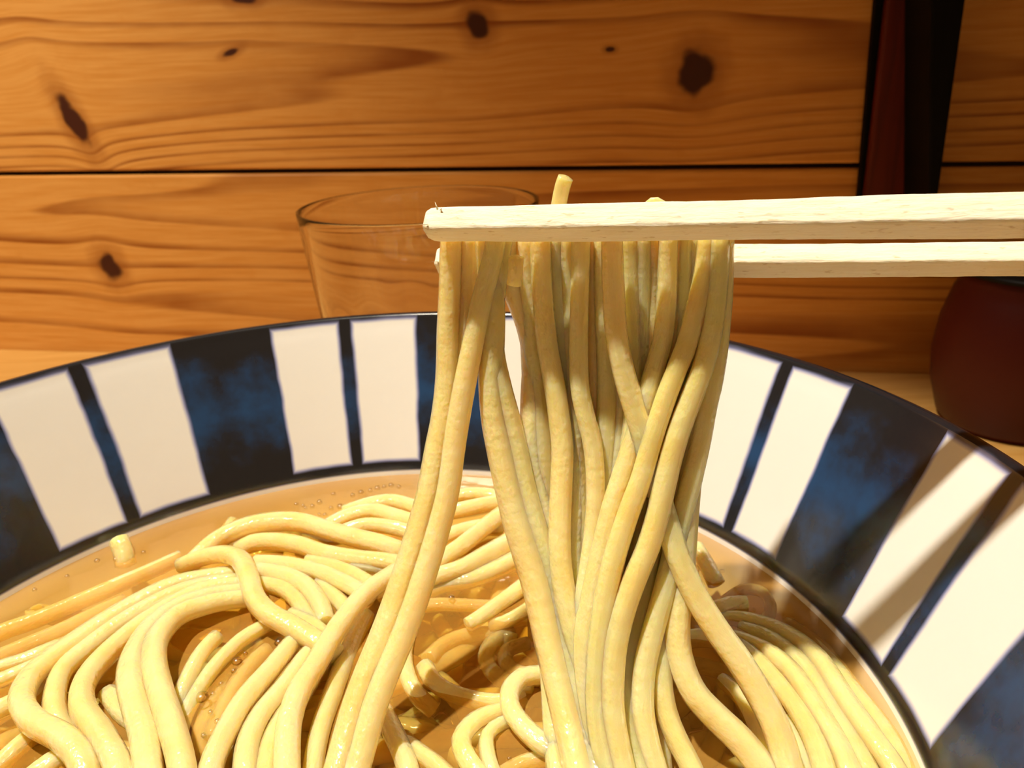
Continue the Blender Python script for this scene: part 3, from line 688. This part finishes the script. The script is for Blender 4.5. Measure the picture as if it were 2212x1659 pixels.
# near side of the bowl, towards the viewer and below the frame: a heap just breaking the surface
for k in range(44):
    a0 = rnd.uniform(math.pi, 2 * math.pi); rr = rnd.uniform(0.02, 0.074)
    p = Vector((rr * math.cos(a0), rr * math.sin(a0) - 0.004, SOUP + rnd.uniform(-0.0045, 0.0012)))
    if p.y > -0.014: p.y = -0.014 - rnd.uniform(0, 0.01)
    d = a0 + rnd.uniform(0.8, 2.4); turn = rnd.uniform(-0.3, 0.3); pts = []
    for j in range(8):
        lim = inner_r(p.z) - 0.004
        q = p.copy(); l = math.hypot(q.x, q.y)
        if l > lim: q.x *= lim / l; q.y *= lim / l
        if q.y > -0.012: q.z = min(q.z, SOUP - 0.006)
        pts.append((q, 0.0021))
        d += turn; p = p + Vector((math.cos(d), math.sin(d), 0)) * 0.007
    v, f, _ = sweep(pts, step=0.003, seed=k + 200)
    b0 = len(tv_); tv_ += v; tf_ += [tuple(i + b0 for i in g_) for g_ in f]
tangle = mesh_obj('noodle_tangle', tv_, tf_, NOODLE)
tag(tangle, 'tangle of noodles sunk in the amber broth under the others', 'noodles', None, 'stuff')
# ------------------------------------------------------------------ chopsticks
cn = NT('raw_aspen_wood'); P = cn.sep(cn.coord('Object'))
fb = cn.noise(cn.comb(cn.math('MULTIPLY', P[0], 60.0), cn.math('MULTIPLY', P[1], 700.0), cn.math('MULTIPLY', P[2], 700.0)), 2.0, 4, 0.65)
pit = cn.noise(cn.comb(cn.math('MULTIPLY', P[0], 500.0), cn.math('MULTIPLY', P[1], 1600.0), cn.math('MULTIPLY', P[2], 1600.0)), 1.0, 2, 0.5)
spk = cn.smooth(pit, 0.62, 0.72, 0.0, 0.5)
colr = cn.mix(cn.smooth(fb, 0.3, 0.75), c4(0.93, 0.88, 0.72), c4(0.89, 0.81, 0.60))
colr = cn.mix(spk, colr, c4(0.55, 0.38, 0.16))
cn.bsdf(Base_Color=colr, Roughness=0.62, Specular_IOR_Level=0.25, Normal=cn.bump(cn.math('ADD', fb, cn.math('MULTIPLY', pit, 0.8)), 0.35, 0.0005),
        Subsurface_Weight=0.12, Subsurface_Radius=(0.002, 0.0012, 0.0006), Subsurface_Scale=1.0)
STICK = cn.m
def stick(a, b, sa, sb, roll, label, seed):
    """square stick with rounded arrises from tip a to b; local x runs along it"""
    L = (b - a).length; X = (b - a).normalized()
    Y = Vector((0, 0, 1)).cross(X).normalized(); Z = X.cross(Y)
    Mx = Matrix((X, Y, Z)).transposed().to_4x4(); Mx.translation = a
    root = empty('chopstick', (0, 0, 0)); root.matrix_world = Mx
    tag(root, label, 'chopstick')
    N = 110; verts, faces = [], []
    sec = []
    for q in range(4):
        for j in range(6):
            ang = math.pi / 2 * q + math.pi / 2 * (j - 2.5) / 5 * 0.92 + math.pi / 4
            cx, cy = (1 - 0.30) * math.copysign(1, math.cos(math.pi / 4 + math.pi / 2 * q)), (1 - 0.30) * math.copysign(1, math.sin(math.pi / 4 + math.pi / 2 * q))
            sec.append((cx + 0.30 * math.cos(ang), cy + 0.30 * math.sin(ang)))
    K = len(sec)
    def ring(x, s, sk=0.0):
        for k, (u_, v_) in enumerate(sec):
            ca, sn = math.cos(roll), math.sin(roll)
            y_, z_ = (u_ * ca - v_ * sn) * s, (u_ * sn + v_ * ca) * s
            d = 0.00007 * noise.noise(Vector((x * 320 + seed, k * 0.8, seed)))+ 0.00016 * noise.noise(Vector((x * 45 + seed, u_ * 0.8, v_ * 0.8 + seed)))
            verts.append(Vector((x + sk * (v_ * 0.5 + u_ * 0.3) + (0.00025 * noise.noise(Vector((k * 0.9, seed, x * 50))) if x < 0.0006 else 0), y_ * (1 + d / s), z_ * (1 + d / s))))
    ring(0.0, sa / 2 * 0.55, 0.0); ring(0.0003, sa / 2 * 0.80, 0.0); ring(0.0011, sa / 2 * 0.96, 0.0); ring(0.0020, sa / 2, 0.0)
    for i in range(1, N + 1):
        t = i / N; ring(0.0025 + (L - 0.0025) * t, (sa + (sb - sa) * t) / 2)
    m = len(verts) // K
    for i in range(m - 1):
        for k in range(K):
            k2 = (k + 1) % K; faces.append((i * K + k, i * K + k2, (i + 1) * K + k2, (i + 1) * K + k))
    faces.append(tuple(range(K - 1, -1, -1))); faces.append(tuple((m - 1) * K + k for k in range(K)))
    s = mesh_obj('shaft', verts, faces, STICK, root)
    for (px_, ph, ln, dx) in ((0.0024, 1.75, 0.0013, -0.2), (0.0012, 2.9, 0.0011, -0.9), (0.0031, 1.9, 0.0006, 0.3)):
        b0 = Vector((px_, sa * 0.62 * math.cos(ph), sa * 0.62 * math.sin(ph)))
        tip = b0 + Vector((dx * ln, ln * math.cos(ph), ln * math.sin(ph)))
        sv = [b0 + Vector((0.0002 * math.cos(q * 1.2566), 0.0002 * math.sin(q * 1.2566), 0)) for q in range(5)] + [tip]
        mesh_obj('splinter', sv, [(q, (q + 1) % 5, 5) for q in range(5)] + [(4, 3, 2, 1, 0)], STICK, root)
    return root, s
fa = at_y(922, 487, stick_y(922))
fb_ = at_y(2212, 465, stick_y(2212, 465))
dirf = (fb_ - fa)
front_end = fa + dirf * (0.205 / dirf.length)
s_a = 57 * depth(fa) / FPX; s_b0 = 77 * depth(fb_) / FPX
stick(fa, front_end, s_a, s_a + (s_b0 - s_a) * 0.205 / dirf.length, R(46), 'upper pale wooden chopstick, in front, pressing down on the noodles', 1.3)
BACK = 0.014
def y_back(px, py):
    d = ray(px, py); k = (STICK_Y0 + BACK + STICK_SLOPE * (CAM.x - STICK_X0) - CAM.y) / (d.y - STICK_SLOPE * d.x); return CAM.y + d.y * k
ra = at_y(946, 566, y_back(946, 566)); rb = at_y(2212, 560, y_back(2212, 560))
dirr = rb - ra
s_a = 55 * depth(ra) / FPX; s_b0 = 57 * depth(rb) / FPX
stick(ra, ra + dirr * (0.205 / dirr.length), s_a, s_a + (s_b0 - s_a) * 0.205 / dirr.length, R(38), 'lower pale wooden chopstick, behind, with the noodles draped before it', 5.7)

# ------------------------------------------------------------------ drinking glass
gn = NT('clear_glass')
gn.bsdf(Base_Color=c4(1, 1, 1), Roughness=0.02, Transmission_Weight=1.0, IOR=1.45)
GY = 0.165
gc = at_y(905, 442, GY); gr = (at_y(1165, 450, GY) - at_y(645, 450, GY)).length / 2
GZ = gc.z; GH = GZ - (TABLE_Z + 0.0004)
glass = empty('drinking_glass', (gc.x, GY, TABLE_Z + 0.0004))
tag(glass, 'clear fluted drinking glass behind the bowl, against the pine wall', 'glass')
def gprof(t):      # t 0 bottom .. 1 rim, outer radius
    return gr * (0.70 + 0.30 * t ** 0.85)
outer_p, inner_p = [], []
for j in range(37):
    t = j / 36.0; outer_p.append((gprof(t), t * GH))
for j in range(37):
    t = 1 - j / 36.0
    th_ = 0.0011 + 0.0020 * max(0.0, (0.62 - t) / 0.62)
    inner_p.append((gprof(t) - th_, 0.010 + t * (GH - 0.010)))
rim_p = [(gr - 0.0001, GH + 0.0005), (gr - 0.00055, GH + 0.0007), (gr - 0.0010, GH + 0.0005)]
pr_ = [(0.0004, 0.0)] + outer_p + rim_p + inner_p + [(0.0004, 0.010)]
gv, gf = [], []
NA = 160
for i in range(NA):
    a = 2 * math.pi * i / NA
    for (r_, z_) in pr_:
        t = z_ / GH
        flute = 0.5 - 0.5 * math.cos(12 * a)
        dep = 0.0012 * min(1.0, max(0.0, (0.66 - t) / 0.16)) if r_ > gr * 0.5 else 0
        is_out = (r_ >= gprof(min(t, 1)) - 0.0002)
        rr = r_ - (dep * (1 - flute) if is_out else 0)
        gv.append((rr * math.cos(a), rr * math.sin(a), z_))
m = len(pr_)
for i in range(NA):
    i2 = (i + 1) % NA
    for j in range(m - 1): gf.append((i * m + j, i2 * m + j, i2 * m + j + 1, i * m + j + 1))
gb = mesh_obj('glass_body', gv, gf, gn.m, glass); weld(gb)

# ------------------------------------------------------------------ dark jar and ladle at the right edge
jn = NT('dark_lacquer'); P = jn.sep(jn.coord('Object'))
jn.bsdf(Base_Color=c4(0.050, 0.003, 0.002), Roughness=0.45, Specular_IOR_Level=0.25)
jbase = at_z(2185, 905, TABLE_Z)
jd = depth(jbase) / FPX
jr = 175 * jd
jar = empty('condiment_jar', (jbase.x, jbase.y, TABLE_Z)); tag(jar, 'dark red-brown round jar on the counter at the right edge', 'jar')
jp = [(0.0005, 0.0004), (jr * .80, 0.0004), (jr * .86, 0.003), (jr * .97, 0.016), (jr, 0.028), (jr * .96, 0.042), (jr * .86, 0.054), (jr * .80, 0.058), (jr * .82, 0.061), (jr * .78, 0.062), (jr * .74, 0.060), (jr * .72, 0.05), (0.0005, 0.012)]
jo = lathe('jar_body', jp, A360, jn.m); weld(jo); jo.parent = jar
lidn = NT('black_lacquer'); lidn.bsdf(Base_Color=c4(0.004, 0.003, 0.003), Roughness=0.5, Specular_IOR_Level=0.2)
lp = [(0.0005, 0.0745), (jr * .12, 0.0742), (jr * .14, 0.071), (jr * .09, 0.068), (jr * .2, 0.0665), (jr * .5, 0.0655), (jr * .80, 0.0632), (jr * .84, 0.0615), (jr * .80, 0.0612), (0.0005, 0.0622)]
lo_ = lathe('lid', lp, A360, lidn.m); weld(lo_); lo_.parent = jar

# ------------------------------------------------------------------ bubbles on the broth, some added as glints
bv, bf = [], []
rnd = random.Random(5)
spots = [(603,1388,11),(512,1430,11),(496,1422,6),(505,1450,6),(530,1412,5),(436,1508,15),(460,1500,6),(478,1478,6),(520,1500,5),(455,1540,6),(470,1560,7),(702,1543,9),(700,1520,4),(745,1350,6),(440,1590,6),(585,1420,5),
         (1065,1600,5),(960,1470,4),(780,1340,6),(690,1300,5),(690,1085,6),(640,1090,5),(660,1098,4),(735,1095,7),(720,1068,5),(1100,1640,5),
         (675,1094,5),(655,1093,4),(690,1112,4),(702,1113,5),(715,1098,5),(742,1098,5),(762,1070,5),(780,1064,6),(800,1060,5),(815,1055,6),(830,1052,5),(845,1049,6),(862,1052,5),  # from here on, bubbles added to sparkle where the broth glints
         (250,1209,6),(268,1211,6),(210,1212,6),(145,1246,5),(75,1275,5),(310,1194,5),(975,1292,7),(1155,1322,4),(1560,1236,6),(1545,1257,5),(1535,1270,5),(1486,1170,6),(1482,1184,6),(1628,1318,5),(1060,1330,4)]
for (px, py, rp) in spots:
    c = at_z(px, py, SOUP); r_ = rp * depth(c) / FPX
    b0 = len(bv)
    for i in range(6):
        ph = math.pi / 2 * i / 5.5
        for k in range(16):
            a = 2 * math.pi * k / 16
            bv.append((c.x + r_ * math.cos(ph) * math.cos(a), c.y + r_ * math.cos(ph) * math.sin(a), SOUP + 0.0002 + r_ * 0.7 * math.sin(ph)))
    for i in range(5):
        for k in range(16):
            k2 = (k + 1) % 16; bf.append((b0 + i * 16 + k, b0 + i * 16 + k2, b0 + (i + 1) * 16 + k2, b0 + (i + 1) * 16 + k))
    bf.append(tuple(b0 + 80 + k for k in range(16)))
bu = NT('soap_thin_bubble'); gl = bu.n('ShaderNodeBsdfGlossy'); gl.inputs['Roughness'].default_value = 0.30
tr = bu.n('ShaderNodeBsdfTransparent'); tr.inputs[0].default_value = c4(0.97, 0.93, 0.85)
lw = bu.n('ShaderNodeLayerWeight'); lw.inputs[0].default_value = 0.42
mx = bu.n('ShaderNodeMixShader'); bu.link(lw.outputs['Fresnel'], mx.inputs[0]); bu.link(tr.outputs[0], mx.inputs[1]); bu.link(gl.outputs[0], mx.inputs[2]); bu.link(mx.outputs[0], bu.out.inputs[0])
bo = mesh_obj('bubbles', bv, bf, bu.m, broth); tag(bo, 'small clear bubbles floating on the broth, many of them added for glints', None, None, 'stuff')
